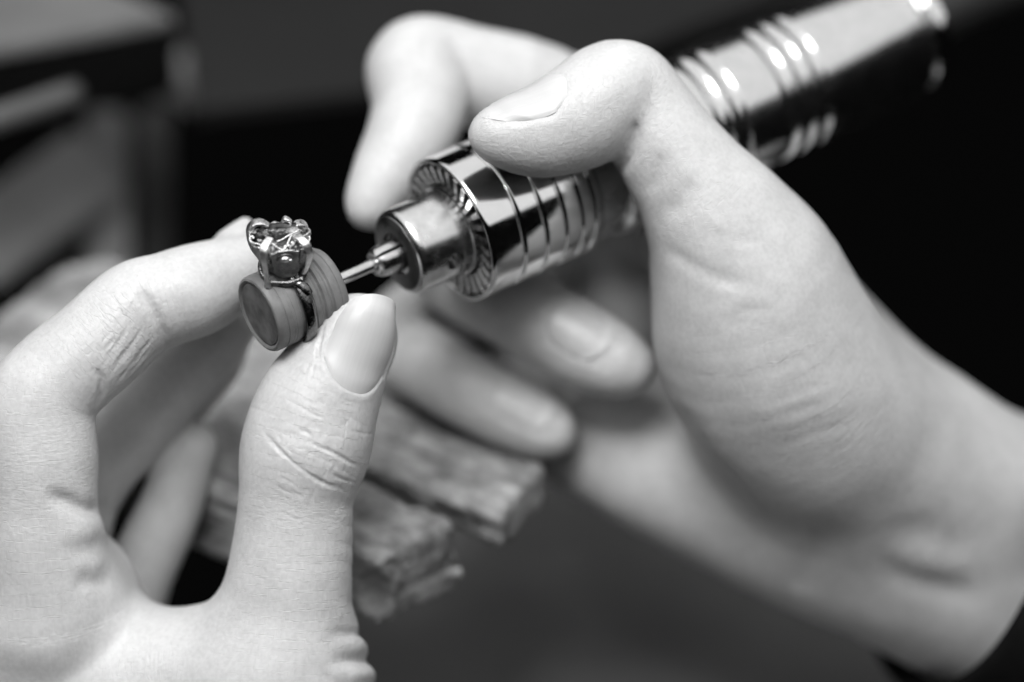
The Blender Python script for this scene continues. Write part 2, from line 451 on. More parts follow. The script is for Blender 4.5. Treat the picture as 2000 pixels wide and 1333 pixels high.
def pin_f(p, c=None, R=None):
    l = p - PIN0; u = l @ E1; v = l @ E2; w = l @ UP
    nz = vnoise(np.stack([u, v, w], 1) / 5.0, 3) - 0.5; nz2 = vnoise(np.stack([u, v, w * .5], 1) / 1.8, 5) - 0.5
    d2 = poly_sd(np.stack([u, v], 1), PINPOLY) + 1.5
    th = 8.5 - np.clip((u + 45) / 45, 0, 1) * 0.5
    th = np.where(v > -12, th - 3.8 * np.clip((u + 60) / 50, 0, 1), th); dh = np.abs(w + th) - th + 1.5
    d = np.minimum(np.maximum(d2, dh), 0) + np.sqrt(np.maximum(d2, 0) ** 2 + np.maximum(dh, 0) ** 2) - 1.5
    endw = np.clip((u + 40) / 40, 0, 1)
    gr = vnoise(np.stack([u / 9.0, v / 1.1, w / 1.1], 1), 6) - 0.5
    d = d + nz * (0.6 + 0.9 * endw) + nz2 * (0.3 + 0.9 * endw) + gr * 1.5
    # filed notches near the working end
    for (nu, nv, nw, rr) in ((-9, -33, -9, 4.5), (-1, -26, -15, 3.5), (-13, -16, 1, 2.2), (-26, 2, 2, 3.0), (-20, -24, 2.0, 2.0), (-36, -22, 1.5, 3), (5, 1, -1, 2.4)):
        d = np.maximum(d, rr - np.sqrt((u - nu) ** 2 + (v - nv) ** 2 + ((w - nw) * .8) ** 2))
    return d
crn = np.array([PIN0 + E1 * a + E2 * b + UP * c for a in (-155, 6) for b in (-38, 46) for c in (-19, 4)])
pv, pf = mesher(pin_f, crn.min(0) - 2, crn.max(0) + 2, 1.0, grow=5)
pv = relax(pv, pf, 1)
pin = mesh_obj('bench_pin', pv, pf, WOOD)
tag(pin, 'worn wooden bench pin with two scarred prongs behind the thumb', 'bench pin')
l = pv - PIN0
at = pin.data.attributes.new('wood_uv', 'FLOAT_VECTOR', 'POINT')
at.data.foreach_set('vector', np.stack([l @ E1, l @ E2, l @ UP], 1).astype(np.float32).ravel())

# ---- blurred bench hardware, upper left
GREYSTEEL = plain('satin_grey_steel', 0.08, 0.45, 0.15, 0.05, 0.6)
BLACKPAINT = plain('black_paint', 0.003, 0.5, 0.2, 0.05, 0.3)
WOODBG = plain('grey_wood', 0.30, 0.7, 0.25, 0.03, 0.3)
DARKWOOD = plain('dark_wood', 0.05, 0.7, 0.25, 0.03, 0.3)
def bar_px(name, a, b, wid, dep, mat, parent=None, upv=None, bev=1.5):
    pa, pb = P(*a), P(*b); ex = (pb - pa) / 2; u = np.array([0, 0, 1.0]) if upv is None else upv
    ey = unit(np.cross(u, ex)); ez = unit(np.cross(ex, ey))
    return obox((pa + pb) / 2, ex, ey * wid / 2, ez * dep / 2, mat, name, parent, bev)
cA, cB = P(-120, 215, 100), P(350, 117, 150)
clamp = empty('metal_clamp', (cA + cB) / 2 - UP * 8, 'black metal clamp bar with grey top plate in the blurred upper left', 'clamp')
ex = (cB - cA) / 2; ez = UP; ey = unit(np.cross(ez, ex))
obox((cA + cB) / 2 + ey * 14, ex, ey * 14, ez * 8.0, BLACKPAINT, 'jaw_plate', clamp, 1.2)
obox((cA + cB) / 2 + ey * 17 + ez * 9.6, ex, ey * 17, ez * 1.5, GREYSTEEL, 'top_plate', clamp, 0.6).data.materials[0] = plain('pale_steel', 0.17, 0.45, 0.15, 0.05, 0.6)
v, f = tube(smooth_path([P(-120, 268, 92), P(40, 218, 102), P(148, 182, 112)], 4), 2.9, 16); mesh_obj('handle_rod', v, f, GREYSTEEL, clamp)
sc0 = P(196, 62, 140); v, f = tube([sc0 - UP * 3, sc0, sc0 + UP * 1.6, sc0 + UP * 2.2], [3, 3, 2.4, 0.6], 20); mesh_obj('screw', v, f, metal('screw_head', .8, .2), clamp)
o = bar_px('support_post', (212, 215, 190), (212, 620, 190), 10, 10, plain('post_paint', 0.30, 0.5), None)
tag(o, 'pale grey upright post below the black clamp bar', 'post', 'bench supports')
o = bar_px('support_post', (305, 205, 210), (305, 560, 210), 7, 9, DARKWOOD, None)
tag(o, 'thin dark upright post right of the pale grey post', 'post', 'bench supports')
o = bar_px('wooden_strut', (-80, 520, 165), (185, 330, 185), 19, 14, WOODBG, None)
tag(o, 'grey wooden strut slanting in from the left edge', 'strut')
o = bar_px('wooden_brace', (372, 185, 215), (560, -60, 250), 15, 12, WOODBG, None)
tag(o, 'grey brace rising to the right from the end of the black clamp bar', 'brace')

# ------------------------------------------------------------------ hand piece
hp = empty('rotary_handpiece', axis_pt(64), 'chrome flex-shaft rotary handpiece with keyed chuck held by the right hand', 'handpiece')
def grooved(prof0, grooves):
    """insert grooves (s, halfwidth, depth) in a straight run; returns profile"""
    (s0, r0), (s1, r1) = prof0; out = [(s0, r0)]
    for s, hw, dp in grooves:
        r = r0 + (r1 - r0) * (s - s0) / (s1 - s0)
        out += [(s - hw * 1.5, r), (s - hw * 1.15, r), (s - hw, r - dp * .12), (s - hw * .55, r - dp * .8), (s, r - dp), (s + hw * .55, r - dp * .8), (s + hw, r - dp * .12), (s + hw * 1.15, r), (s + hw * 1.5, r)]
    out.append((s1, r1)); return out
sl = [(43.5, 12.3), (43.0, 12.3), (40.4, 12.5), (40.2, 12.5), (39.75, 12.75), (39.6, 13.0), (39.75, 13.3), (40.2, 13.42), (40.5, 13.45)]
sl += grooved([(40.6, 13.45), (63.5, 13.45)], [(46.6, .42, .42), (51.4, .42, .42), (55.6, .4, .4), (59.2, .4, .4), (62.0, .4, .4)])[0:]
sl += [(64.0, 13.2), (64.1, 12.4), (64.1, 12.3)]
lathe('chuck_sleeve', sl, CHROME, hp, 160, closed=True, deg=60)
lathe('chuck_back_plate', [(42.6, 2.0), (42.6, 12.45), (43.2, 12.45), (43.2, 2.0)], BLACKR, hp, 64, closed=True)
# collar with a recessed nose
col = lathe('chuck_collar', [(29.8, 3.7), (29.0, 4.4), (28.6, 6.6), (28.75, 7.2), (29.3, 7.7), (30.2, 7.85), (39.4, 7.95), (39.6, 8.3), (42.8, 8.3), (42.8, 3.4), (33.0, 3.3)], BRUSHED, hp, 96, closed=True, deg=35)
for th in (1.62, 3.71, 5.81):
    d = math.cos(th) * RU + math.sin(th) * RC
    v, f = tube([axis_pt(35.6, 3.5, th), axis_pt(35.6, 9.5, th)], 1.75, 24, side=AX)
    cut = mesh_obj('key_hole_cutter', v, f, DARKSTEEL, hp)
    md = col.modifiers.new('hole', 'BOOLEAN'); md.object = cut; md.operation = 'DIFFERENCE'; md.solver = 'EXACT'
    cut.hide_render = True
bpy.context.view_layer.update()
dg = bpy.context.evaluated_depsgraph_get(); nm = bpy.data.meshes.new_from_object(col.evaluated_get(dg)); col.modifiers.clear(); col.data = nm; autosmooth(col, 35)
for o in [o for o in bpy.data.objects if o.name.startswith('key_hole_cutter')]: bpy.data.objects.remove(o)
lathe('dark_reflection_ring', [(28.35, 3.9), (28.35, 6.5), (28.5, 6.75), (29.2, 6.75), (29.2, 3.9)], DARKREFL, hp, 96, closed=True)  # ring added over the collar face; its dark tone imitates a dark reflection
# gear teeth round the collar: one shared mesh
NT = 30
tooth_mesh = None
for i in range(NT):
    th = 2 * math.pi * i / NT
    er = math.cos(th) * RU + math.sin(th) * RC; et = np.cross(AX, er)
    c = axis_pt(42.2)
    V = []
    for r, hw, top in ((8.4, .50, 0.5), (8.8, .52, 1.9), (11.9, .74, 2.3), (12.3, .76, 1.7)):
        for sgn in (-1, 1): V.append(c + er * r + et * sgn * hw * .95 + AX * .2)
        for sgn in (1, -1): V.append(c + er * r + et * sgn * hw * .78 - AX * top)
    f = [(0, 1, 2, 3)]
    for k in range(3):
        for j in range(4):
            f.append((k * 4 + j, k * 4 + (j + 1) % 4, (k + 1) * 4 + (j + 1) % 4, (k + 1) * 4 + j))
    f.append((15, 14, 13, 12))
    o = mesh_obj('gear_tooth', np.array(V), [x[::-1] for x in f], TOOTH, hp, smooth=False)
# three jaws gripping the shank
for j in range(3):
    V = []; f = []; a0 = j * 2 * math.pi / 3 + 0.5; m = 10
    prof = [(34, 1.15), (24.2, 1.15), (23.7, 1.4), (23.6, 2.1), (24.1, 2.55), (25, 2.75), (34, 3.2)]
    for s, r in prof:
        for k in range(m + 1):
            th = a0 + 0.12 + (2 * math.pi / 3 - 0.24) * k / m
            V.append(axis_pt(s, r, th))
    q = len(prof)
    for i in range(q):
        i2 = (i + 1) % q
        for k in range(m): f.append((i * (m + 1) + k, i * (m + 1) + k + 1, i2 * (m + 1) + k + 1, i2 * (m + 1) + k))
    f.append(tuple(i * (m + 1) for i in range(q))); f.append(tuple(i * (m + 1) + m for i in range(q))[::-1])
    o = mesh_obj('chuck_jaw', np.array(V), f, BRUSHED, hp); autosmooth(o, 40)
# stem behind the chuck and the long grooved body
lathe('neck', [(62.5, 9.0), (64.2, 11.9), (64.6, 12.3), (68.5, 12.35), (69, 11.6), (72, 11.6), (72.5, 9)], BRUSHED, hp, 96, deg=35)
bodyp = [(70.5, 8.0), (70.8, 12.6), (71.6, 13.2)] + grooved([(72.6, 13.4), (142.2, 13.3)], [(93.0, 1.45, .52), (97.0, 1.45, .52), (108.4, 1.4, .52), (112.3, 1.4, .52), (116.2, 1.4, .52)]) + [(143.2, 13.0), (143.6, 12.2), (143.6, 6)]
lathe('body', bodyp, BODYM, hp, 128, deg=50)
lathe('rear_cap', [(143.0, 5), (143.0, 11.0), (145.2, 11.0), (145.4, 12.2), (146, 12.6), (148.4, 12.4), (149.6, 11.2), (149.6, 5)], CHROME, hp, 96, deg=40)
v, f = tube(smooth_path([axis_pt(149), axis_pt(172), axis_pt(200) + np.array([0, -4, 0]), axis_pt(240) + np.array([0, -18, 0])], 6), 6.0, 20); mesh_obj('flex_sheath', v, f, BLACKR, hp)

# ------------------------------------------------------------------ ring mandrel held in the chuck
mn = empty('ring_mandrel', axis_pt(7, -7), 'grey rubber drum mandrel on a steel shank carrying the ring', 'mandrel')
drum = [(0.55, 0.05), (0.50, 2.5), (0.42, 4.8), (0.40, 5.75), (0.05, 6.05), (-0.05, 6.3), (0.1, 6.65), (0.5, 6.85)]
drum += grooved([(0.9, 6.9), (4.6, 6.92)], [(1.9, .14, .16), (2.9, .07, .05), (3.5, .10, .08)])
drum += [(4.7, 6.75), (7.6, 6.75), (7.7, 6.9)]
drum += [(8.2, 6.95), (8.6, 6.95), (8.9, 6.6), (9.4, 6.55), (9.7, 6.95), (10.4, 7.0), (10.7, 6.7), (11.1, 6.68), (11.4, 7.0), (12.1, 7.0), (12.4, 6.8), (12.7, 6.8), (12.9, 7.0), (13.7, 6.95), (14.2, 6.6), (14.35, 6.1), (14.35, 0.9)]
lathe('drum', drum, RUBBER, mn, 128, deg=40)
lathe('shank', [(12, 1.08), (33, 1.08)], BRUSHED, mn, 32, deg=40)
lathe('drum_face', [(0.38, 0.05), (0.36, 3.0), (0.24, 5.55), (0.30, 5.62), (0.5, 5.62), (0.5, 0.05)], RUBFACE, mn, 96, deg=40)

# ------------------------------------------------------------------ ring
SR = 5.9
rg = empty('ring', axis_pt(SR, -8), 'old silver claw ring with an open crown setting on the drum', 'ring')
bp = []
for k in range(16):
    a = 2 * math.pi * k / 16; bp.append((SR + 0.1 + 1.05 * math.copysign(abs(math.cos(a)) ** .8, math.cos(a)), 7.42 + (0.62 if math.sin(a) > 0 else 0.55) * math.copysign(abs(math.sin(a)) ** .8, math.sin(a))))
lathe('band', bp[::-1], BANDM, rg, 96, closed=True, deg=60)
a30 = math.radians(28)
HX = AX * math.cos(a30) + RC * math.sin(a30); HY = RC * math.cos(a30) - AX * math.sin(a30); HZ = RU
H0 = axis_pt(SR - 0.3, 7.4) + HX * 0.6
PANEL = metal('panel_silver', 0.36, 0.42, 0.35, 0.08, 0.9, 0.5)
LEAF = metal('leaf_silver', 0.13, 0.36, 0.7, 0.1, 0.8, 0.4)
def Hd(p): p = np.asarray(p, float) * np.array([.92, .95, .86]); return H0 + p[..., 0:1] * HX + p[..., 1:2] * HY + p[..., 2:3] * HZ
# crown of eight flaring walls with a thin rolled rim; each wall a part
OCT = [(-3.0, 3.8), (3.0, 3.8), (4.8, 1.5), (4.8, -1.6), (3.0, -3.9), (-3.0, -3.9), (-5.9, -1.5), (-5.9, 1.3)]
RIMZ = [6.7, 6.7, 7.3, 7.3, 7.2, 7.4, 7.9, 8.0]
for i in range(8):
    a = np.array(OCT[i]); b = np.array(OCT[(i + 1) % 8]); m = 14; K = 7; V = []
    front = i == 0
    for side in (0, 1):
        for k in range(K + 1):
            z = k / K
            for j in range(m + 1):
                t = j / m; t2 = 0.03 + 0.94 * t
                if front: t2 = 0.07 + 0.86 * t
                q = a + (b - a) * t2; e = abs(t2 - .5) * 2
                top = RIMZ[i] + (RIMZ[(i + 1) % 8] - RIMZ[i]) * t2
                top += -0.5 * math.exp(-((e - .72) / .16) ** 2) + .1 if front else -0.55 * math.sin(math.pi * t2 * (2 if i % 2 else 3)) ** 2
                bot = 0.1 + (2.4 * e ** 3.2 if front else 0.4)
                zz = bot + (top - bot) * z
                fl = 0.60 + 0.40 * min(zz / 6.5, 1.05) ** 0.8
                if front: qq = np.array([q[0] * (0.90 + .10 * z), q[1] * (0.86 + 0.14 * min(zz / 6.5, 1.05)) - 0.28 * side])
                else: qq = q * fl * (1 - 0.06 * side)
                V.append(Hd([qq[0], qq[1], zz]))
    V = np.array(V); n1 = (K + 1) * (m + 1); f = []
    idx = lambda s, k, j: s * n1 + k * (m + 1) + j
    for k in range(K):
        for j in range(m):
            f.append((idx(0, k, j), idx(0, k + 1, j), idx(0, k + 1, j + 1), idx(0, k, j + 1)))
            f.append((idx(1, k, j), idx(1, k, j + 1), idx(1, k + 1, j + 1), idx(1, k + 1, j)))
    for j in range(m):
        f.append((idx(0, K, j), idx(1, K, j), idx(1, K, j + 1), idx(0, K, j + 1))); f.append((idx(0, 0, j), idx(0, 0, j + 1), idx(1, 0, j + 1), idx(1, 0, j)))
    for k in range(K):
        f.append((idx(0, k, 0), idx(1, k, 0), idx(1, k + 1, 0), idx(0, k + 1, 0))); f.append((idx(0, k, m), idx(0, k + 1, m), idx(1, k + 1, m), idx(1, k, m)))
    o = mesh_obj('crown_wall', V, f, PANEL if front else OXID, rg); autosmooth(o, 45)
    rim = np.array([V[idx(0, K, j)] for j in range(m + 1)]) + HZ * 0.04
    v2, f2 = tube(rim, 0.13, 8); mesh_obj('rim_wire', v2, f2, SILVER, o)
def strip(name, pts, wid, flat, side, mat=SILVER, n=6, parent=None, taper=None, sq=1.0):
    path = smooth_path([Hd(p) for p in pts], n)
    w = np.full(len(path), wid) if taper is None else np.interp(np.linspace(0, 1, len(path)), np.linspace(0, 1, len(taper)), taper)
    v, f = tube(path, w, 16 if sq < 1 else 12, flat, side, sq=sq); o = mesh_obj(name, v, f, mat, parent or rg); autosmooth(o, 35 if sq < 1 else 70); return o
def bead(name, c, r, mat=SILVER):
    v, f = tube([Hd(np.array(c) + np.array([0, 0, z * r])) for z in (-1, -.8, -.4, 0, .4, .8, 1)], [.05, .6 * r, .92 * r, r, .92 * r, .6 * r, .05], 12)
    mesh_obj(name, v, f, mat, rg)
RB = dict(sq=.35)
# claws: flat ribbons that stand off the crown and hook over its rim
strip('claw', [(-3.75, 4.3, -1.0), (-3.75, 4.5, 1.5), (-3.85, 4.75, 4.2), (-4.0, 4.95, 6.4), (-3.85, 4.75, 7.9), (-3.25, 3.9, 9.0), (-2.3, 2.7, 9.4)], .5, .40, unit(HX * .9 + HY * .35), taper=[.62, .46, .46, .52, .66, .68, .62], **RB)
strip('claw', [(3.0, 4.1, 1.2), (3.5, 4.4, 2.4), (4.3, 4.8, 5.0), (4.5, 5.0, 6.9), (3.95, 4.7, 8.6), (3.1, 3.7, 9.3), (2.2, 2.7, 9.3)], .5, .40, unit(HX * .9 - HY * .35), taper=[.34, .42, .50, .58, .70, .66, .6], **RB)
strip('claw', [(-4.4, -1.8, 1.2), (-5.8, -2.3, 4.0), (-6.3, -2.6, 6.6), (-5.8, -2.9, 8.2), (-4.7, -3.0, 9.1), (-3.4, -2.9, 9.1), (-2.3, -2.7, 8.4)], .9, .32, HY, taper=[.7, .8, .9, 1.0, 1.0, .9, .75], **RB)
strip('claw', [(3.4, -2.8, 1.2), (4.5, -3.3, 4.0), (4.6, -3.4, 6.3), (3.9, -3.1, 7.6), (2.9, -2.7, 7.9), (2.0, -2.1, 7.4)], .8, .36, HY, taper=[.6, .7, .8, .9, .9, .7], **RB)
strip('rolled_edge', [(-2.2, -3.6, 7.4), (-1.2, -3.8, 7.9), (-.2, -3.7, 7.6), (.3, -3.7, 8.0)], .35, .6, HY, taper=[.4, .42, .36, .3], **RB)
strip('rolled_edge', [(.2, -3.8, 7.6), (.8, -3.7, 8.7), (1.6, -3.2, 8.4), (1.7, -2.6, 7.8)], .5, .55, HY, taper=[.4, .62, .55, .3], **RB)
strip('rolled_edge', [(3.2, 1.2, 7.4), (4.2, .9, 7.6), (5.0, .2, 7.7), (4.8, -.9, 7.6), (3.9, -1.5, 7.5)], .3, .5, HZ, taper=[.24, .36, .4, .36, .24], **RB)
strip('rolled_edge', [(-5.2, 1.9, 7.9), (-5.9, 1.4, 8.1), (-6.0, .8, 8.6), (-5.5, .6, 8.8), (-5.3, 1.0, 8.5)], .16, 1, HZ)
strip('filigree_wire', [(-2.4, 2.0, 7.9), (-1.8, 2.5, 7.6), (-1.0, 3.0, 7.0), (-.3, 3.2, 6.7), (.3, 2.9, 7.0), (1.0, 2.1, 7.9), (1.7, 1.3, 8.6)], .17, 1, HZ, n=5)
strip('filigree_wire', [(-1.2, 1.6, 7.6), (-.3, 1.4, 7.7), (.8, 1.0, 8.1), (1.8, 0.6, 8.3), (2.8, .2, 8.4)], .15, 1, HZ, n=5)
strip('filigree_wire', [(1.0, 3.3, 6.9), (1.4, 3.0, 7.4), (1.9, 2.8, 7.5), (2.2, 2.4, 8.0)], .13, 1, HZ, n=4)
strip('filigree_wire', [(-5.4, 1.7, 7.9), (-4.4, 2.0, 7.7), (-3.2, 3.3, 7.1)], .15, 1, HZ, n=4)
for c, r in (((.9, 2.6, 7.1), .30), ((1.6, 2.3, 7.4), .36), ((0.2, 2.3, 6.8), .26), ((2.1, 3.0, 6.9), .24), ((-.3, 2.9, 6.5), .2), ((.5, 3.2, 6.7), .18)): bead('grain_bead', c, r)
# folded sheet metal filling the crown: a few large creased planes
G = 20; V = []; r2 = random.Random(3)
for i in range(G + 1):
    for j in range(G + 1):
        x = -4.9 + 9.2 * i / G; y = -3.4 + 6.2 * j / G
        if abs(x) > 3: y *= 1 - 0.25 * (abs(x) - 3)
        p = np.array([[x / 2.3 + 7, y / 2.0 + 3, 0.5]]); n1_ = vnoise(p, 11)[0]; n2_ = vnoise(p * 2.6, 12)[0]
        z = 4.3 + 2.6 * (1 - abs(2 * n1_ - 1)) + 0.7 * (n2_ - .5) + 2.2 * max(0, -y / 3.4) - 2.2 * max(0, (y - .6) / 2.2)
        V.append(Hd([x, y, min(z, 7.9)]))
f = [(i * (G + 1) + j, (i + 1) * (G + 1) + j, (i + 1) * (G + 1) + j + 1, i * (G + 1) + j + 1) for i in range(G) for j in range(G)]
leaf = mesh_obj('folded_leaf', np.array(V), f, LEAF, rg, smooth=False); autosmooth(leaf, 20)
sd = leaf.modifiers.new('thick', 'SOLIDIFY'); sd.thickness = 0.0003; sd.offset = -1
# upright leaf in the left corner
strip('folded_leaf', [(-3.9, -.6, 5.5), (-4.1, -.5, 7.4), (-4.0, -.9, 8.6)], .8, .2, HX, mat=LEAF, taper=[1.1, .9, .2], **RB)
# dome boss under an arch on the front wall, base rail and feet
arch = [(-1.45 * math.cos(t), 3.86, 4.75 + 1.25 * math.sin(t)) for t in np.linspace(0.1, math.pi - .1, 9)]
strip('arch', arch, .17, 1.0, HY, mat=OXID, n=3)
V = []; f = []; m = 24; K = 8
for k in range(K + 1):
    ph = math.pi / 2 * k / K
    for j in range(m):
        t = 2 * math.pi * j / m; V.append(Hd([-.05 + 1.1 * math.cos(ph) * math.cos(t), 3.5 + .85 * math.sin(ph), 4.85 + .78 * math.cos(ph) * math.sin(t)]))
for k in range(K):
    for j in range(m): f.append((k * m + j, k * m + (j + 1) % m, (k + 1) * m + (j + 1) % m, (k + 1) * m + j))
mesh_obj('boss', np.array(V), f, SILVER, rg)
bead('grain_bead', (.95, 4.0, 4.7), .3)
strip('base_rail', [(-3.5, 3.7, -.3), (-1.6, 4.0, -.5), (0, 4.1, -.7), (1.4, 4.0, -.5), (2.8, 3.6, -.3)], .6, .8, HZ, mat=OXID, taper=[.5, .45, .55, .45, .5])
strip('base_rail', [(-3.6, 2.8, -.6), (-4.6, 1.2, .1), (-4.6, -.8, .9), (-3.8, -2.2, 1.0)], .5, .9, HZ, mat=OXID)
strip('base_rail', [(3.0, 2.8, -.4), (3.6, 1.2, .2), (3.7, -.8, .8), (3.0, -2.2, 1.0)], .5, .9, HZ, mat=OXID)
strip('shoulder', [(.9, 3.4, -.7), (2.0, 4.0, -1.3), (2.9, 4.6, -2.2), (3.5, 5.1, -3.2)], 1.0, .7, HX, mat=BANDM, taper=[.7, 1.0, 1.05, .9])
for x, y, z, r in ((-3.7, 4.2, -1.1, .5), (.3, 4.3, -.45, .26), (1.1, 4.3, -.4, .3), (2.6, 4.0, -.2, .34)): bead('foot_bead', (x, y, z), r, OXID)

# ------------------------------------------------------------------ hands
def build_hand(name, label, blob, lo, hi, h, creases, nails, fold_rules, bumps=(), zones=()):
    v, F = mesher(blob, lo, hi, h)
    v = relax(v, F, 9); polys = []; FN = F
    if zones:
        cq = v[F].mean(1); dq = -cq[:, 2]; qx = 1000 + cq[:, 0] / (1.8e-4 * dq); qy = 666.5 - cq[:, 1] / (1.8e-4 * dq)
        sel = np.zeros(len(F), bool)
        for x0, y0, x1, y1, dm in zones: sel |= (qx > x0) & (qx < x1) & (qy > y0) & (qy < y1) & (dq < FOC + dm)
        v, F, polys, pn = refine(v, F, sel, blob); FN = np.concatenate([F, pn])
        v = relax(v, FN, 2)
    n = vnormals(v, FN)
    # coordinates along / around the nearest finger
    allch = [c for c, k in blob.fingers] + [c for c, k in blob.palm]
    best = np.full(len(v), 1e9); uv = np.zeros((len(v), 3)); perch = np.full((len(allch), len(v)), 1e3)
    for ci, ch in enumerate(allch):
        cum = 0; ref = unit(np.array([0.2, 0.3, 1.0]))
        for i in range(len(ch) - 1):
            a, b = ch[i], ch[i + 1]; ba = b[:3] - a[:3]; ln = np.linalg.norm(ba)
            near = np.nonzero((np.abs(v - (a[:3] + b[:3]) / 2) < np.abs(ba) / 2 + max(a[3], b[3]) + 7).all(1))[0]; vv = v[near]
            t = np.clip(((vv - a[:3]) @ ba) / (ln * ln + 1e-9), 0, 1); q = vv - a[:3] - t[:, None] * ba
            d = np.sqrt((q * q).sum(1)) - (a[3] + (b[3] - a[3]) * t)
            perch[ci, near] = np.minimum(perch[ci, near], d)
            m = d < best[near]; mi = near[m]; best[mi] = d[m]; q = q[m]
            tt = ba / ln; e1 = unit(ref - tt * (ref @ tt)); e2 = np.cross(tt, e1)
            ang = np.arctan2(q @ e2, q @ e1)
            uv[mi, 0] = cum + t[m] * ln; uv[mi, 1] = ang * 8.0; uv[mi, 2] = ci * 13.7
            cum += ln
    d_ = -v[:, 2]; px = 1000 + v[:, 0] / (1.8e-4 * d_); py = 666.5 - v[:, 1] / (1.8e-4 * d_)
    facing = np.clip((n * (-v / np.linalg.norm(v, axis=1)[:, None])).sum(1) * 2.5 + 0.25, 0, 1)
    srt = np.sort(perch, 0); uvw = np.clip((srt[1] - srt[0]) / 3.0, 0, 1)
    disp = np.zeros(len(v)); wr = np.where(uv[:, 2] < (len(blob.fingers) - .5) * 13.7, 0.15, 0.04)
    q2 = np.stack([px, py], 1)
    wob = (vnoise(v / 2.2, 21) - .5) * 2
    for pts, wid, dep, zr in creases:
        pts = np.asarray(pts, float); pts = spline([[a, b, 0, 1] for a, b in pts], 5)[:, :2]
        K = len(pts) - 1; pad = 60
        near = np.nonzero((q2 > pts.min(0) - pad).all(1) & (q2 < pts.max(0) + pad).all(1) & (facing > 0) & (d_ < FOC + 75))[0]
        dist = np.full(len(near), 1e9); par = np.zeros(len(near)); qn = q2[near]
        for i in range(K):
            a, b = pts[i], pts[i + 1]; ba = b - a; t = np.clip(((qn - a) @ ba) / (ba @ ba), 0, 1); w = qn - a - t[:, None] * ba
            dd = np.sqrt((w * w).sum(1)); m = dd < dist; dist[m] = dd[m]; par[m] = ((i + t) / K)[m]
        mm = dist * 1.8e-4 * d_[near] + wob[near] * 0.18
        prof = -np.exp(-(mm / wid) ** 2) + (0.05 if wid < .5 else 0.03) * np.exp(-((np.abs(mm) - wid * 2.0) / (wid * 1.2)) ** 2)
        ends = np.clip(par / 0.3, 0, 1) * np.clip((1 - par) / 0.3, 0, 1); ends = ends * ends * (3 - 2 * ends)
        disp[near] += dep * prof * facing[near] * ends
    for bx, by, br, bh in bumps:
        mm = np.sqrt((px - bx) ** 2 + (py - by) ** 2); disp += bh * np.exp(-(mm / br) ** 2) * facing
    for fn in fold_rules: 
        dd, ww = fn(px, py, v, uv, n); disp += dd; wr = np.maximum(wr, ww)
    nail_data = []
    for nl in nails:
        T = unit(P(*nl['tip']) - P(*nl['base'])); C0 = P(*nl['base']); Ln = nl['len']; hw = nl['hw']
        nn = np.array(nl['n'], float); nn = unit(nn - T * (nn @ T)); bb = np.cross(T, nn)
        l = v - C0; a = l @ T; rr = np.sqrt(np.maximum((l * l).sum(1) - a * a, 1e-6)); th = np.arctan2(l @ bb, l @ nn)
        x = th * nl['r']; y = a
        # outline distance: rounded box from y=0 (cuticle) to y=Ln
        cy = np.clip(y, 0, Ln); ax = np.abs(x) - hw
        curve = 0.48 * hw * (1 - np.clip(np.abs(x) / hw / .8, 0, 1) ** 2.4)        # cuticle arches back
        sdn = np.maximum(ax, np.maximum(-(y + curve * 1.0), y - Ln + nl.get('carve', -3.0)))
        near = (np.abs(th) < 2.2) & (y > -6) & (y < Ln + 6) & (rr < nl['r'] * 2)
        ins = np.clip((-sdn) / 0.5, 0, 1) * near
        edge = np.exp(-((sdn - 0.55) / 0.6) ** 2) * near * np.clip((Ln * 0.92 - y) / 2, 0, 1)
        disp += -0.30 * ins + nl.get('fold', 0.08) * edge
        nail_data.append((nl, T, C0, nn, bb))
    v2 = v + n * disp[:, None]
    root = v[np.argmin(v @ UP)]
    o = mesh_obj(name, v2, F, SKIN, polys=polys); tag(o, label, 'hand')
    a_ = o.data.attributes.new('finger_uv', 'FLOAT_VECTOR', 'POINT'); a_.data.foreach_set('vector', uv.astype(np.float32).ravel())
    a_ = o.data.attributes.new('line_weight', 'FLOAT', 'POINT'); a_.data.foreach_set('value', uvw.astype(np.float32))
    a_ = o.data.attributes.new('wrinkle', 'FLOAT', 'POINT'); a_.data.foreach_set('value', wr.astype(np.float32))
    for nl, T, C0, nn, bb in nail_data:
        A, Bn = 28, 26; Ln, hw, r = nl['len'], nl['hw'], nl['r']; V = []; UVn = []
        for i in range(A + 1):
            sx = -1 + 2 * i / A
            for j in range(Bn + 1):
                tj = j / Bn
                x = sx * hw * (1.0 - 0.16 * (1 - tj) ** 2.5) 
                y0 = -0.48 * hw * (1 - abs(sx) ** 2.4); y1 = Ln + nl.get('over', 0.6) - nl.get('round', 0.5) * hw * (abs(sx) ** 2.6)
                y = y0 + (y1 - y0) * tj; th = x / r
                dirn = math.cos(th) * nn + math.sin(th) * bb
                V.append((C0 + T * y, dirn, sx, tj)); UVn.append((sx, tj, 0))
        base = np.array([q[0] for q in V]); dirs = np.array([q[1] for q in V]); t = np.full(len(V), 0.2)
        tj = np.array([q[3] for q in V]); sx = np.array([q[2] for q in V])
        tmax = nl['r'] * 1.6; tcur = np.full(len(V), tmax)
        for _ in range(24): tcur = np.maximum(tcur - np.clip(blob(base + dirs * tcur[:, None]), -3, 3) * 0.9, 0.3)
        # smooth radial profile: use radius at mid-length for the free part so that the plate leaves the fingertip
        tg = tcur.reshape(A + 1, Bn + 1); jm = int(Bn * 0.55)
        for j in range(jm, Bn + 1): tg[:, j] = np.maximum(tg[:, j], tg[:, jm] - nl.get('droop', 0.9) * ((j - jm) / (Bn - jm)) ** 2 * 1.6)
        ker = lambda g: (np.pad(g, 1, 'edge')[:-2, 1:-1] + np.pad(g, 1, 'edge')[2:, 1:-1] + np.pad(g, 1, 'edge')[1:-1, :-2] + np.pad(g, 1, 'edge')[1:-1, 2:] + 2 * g) / 6
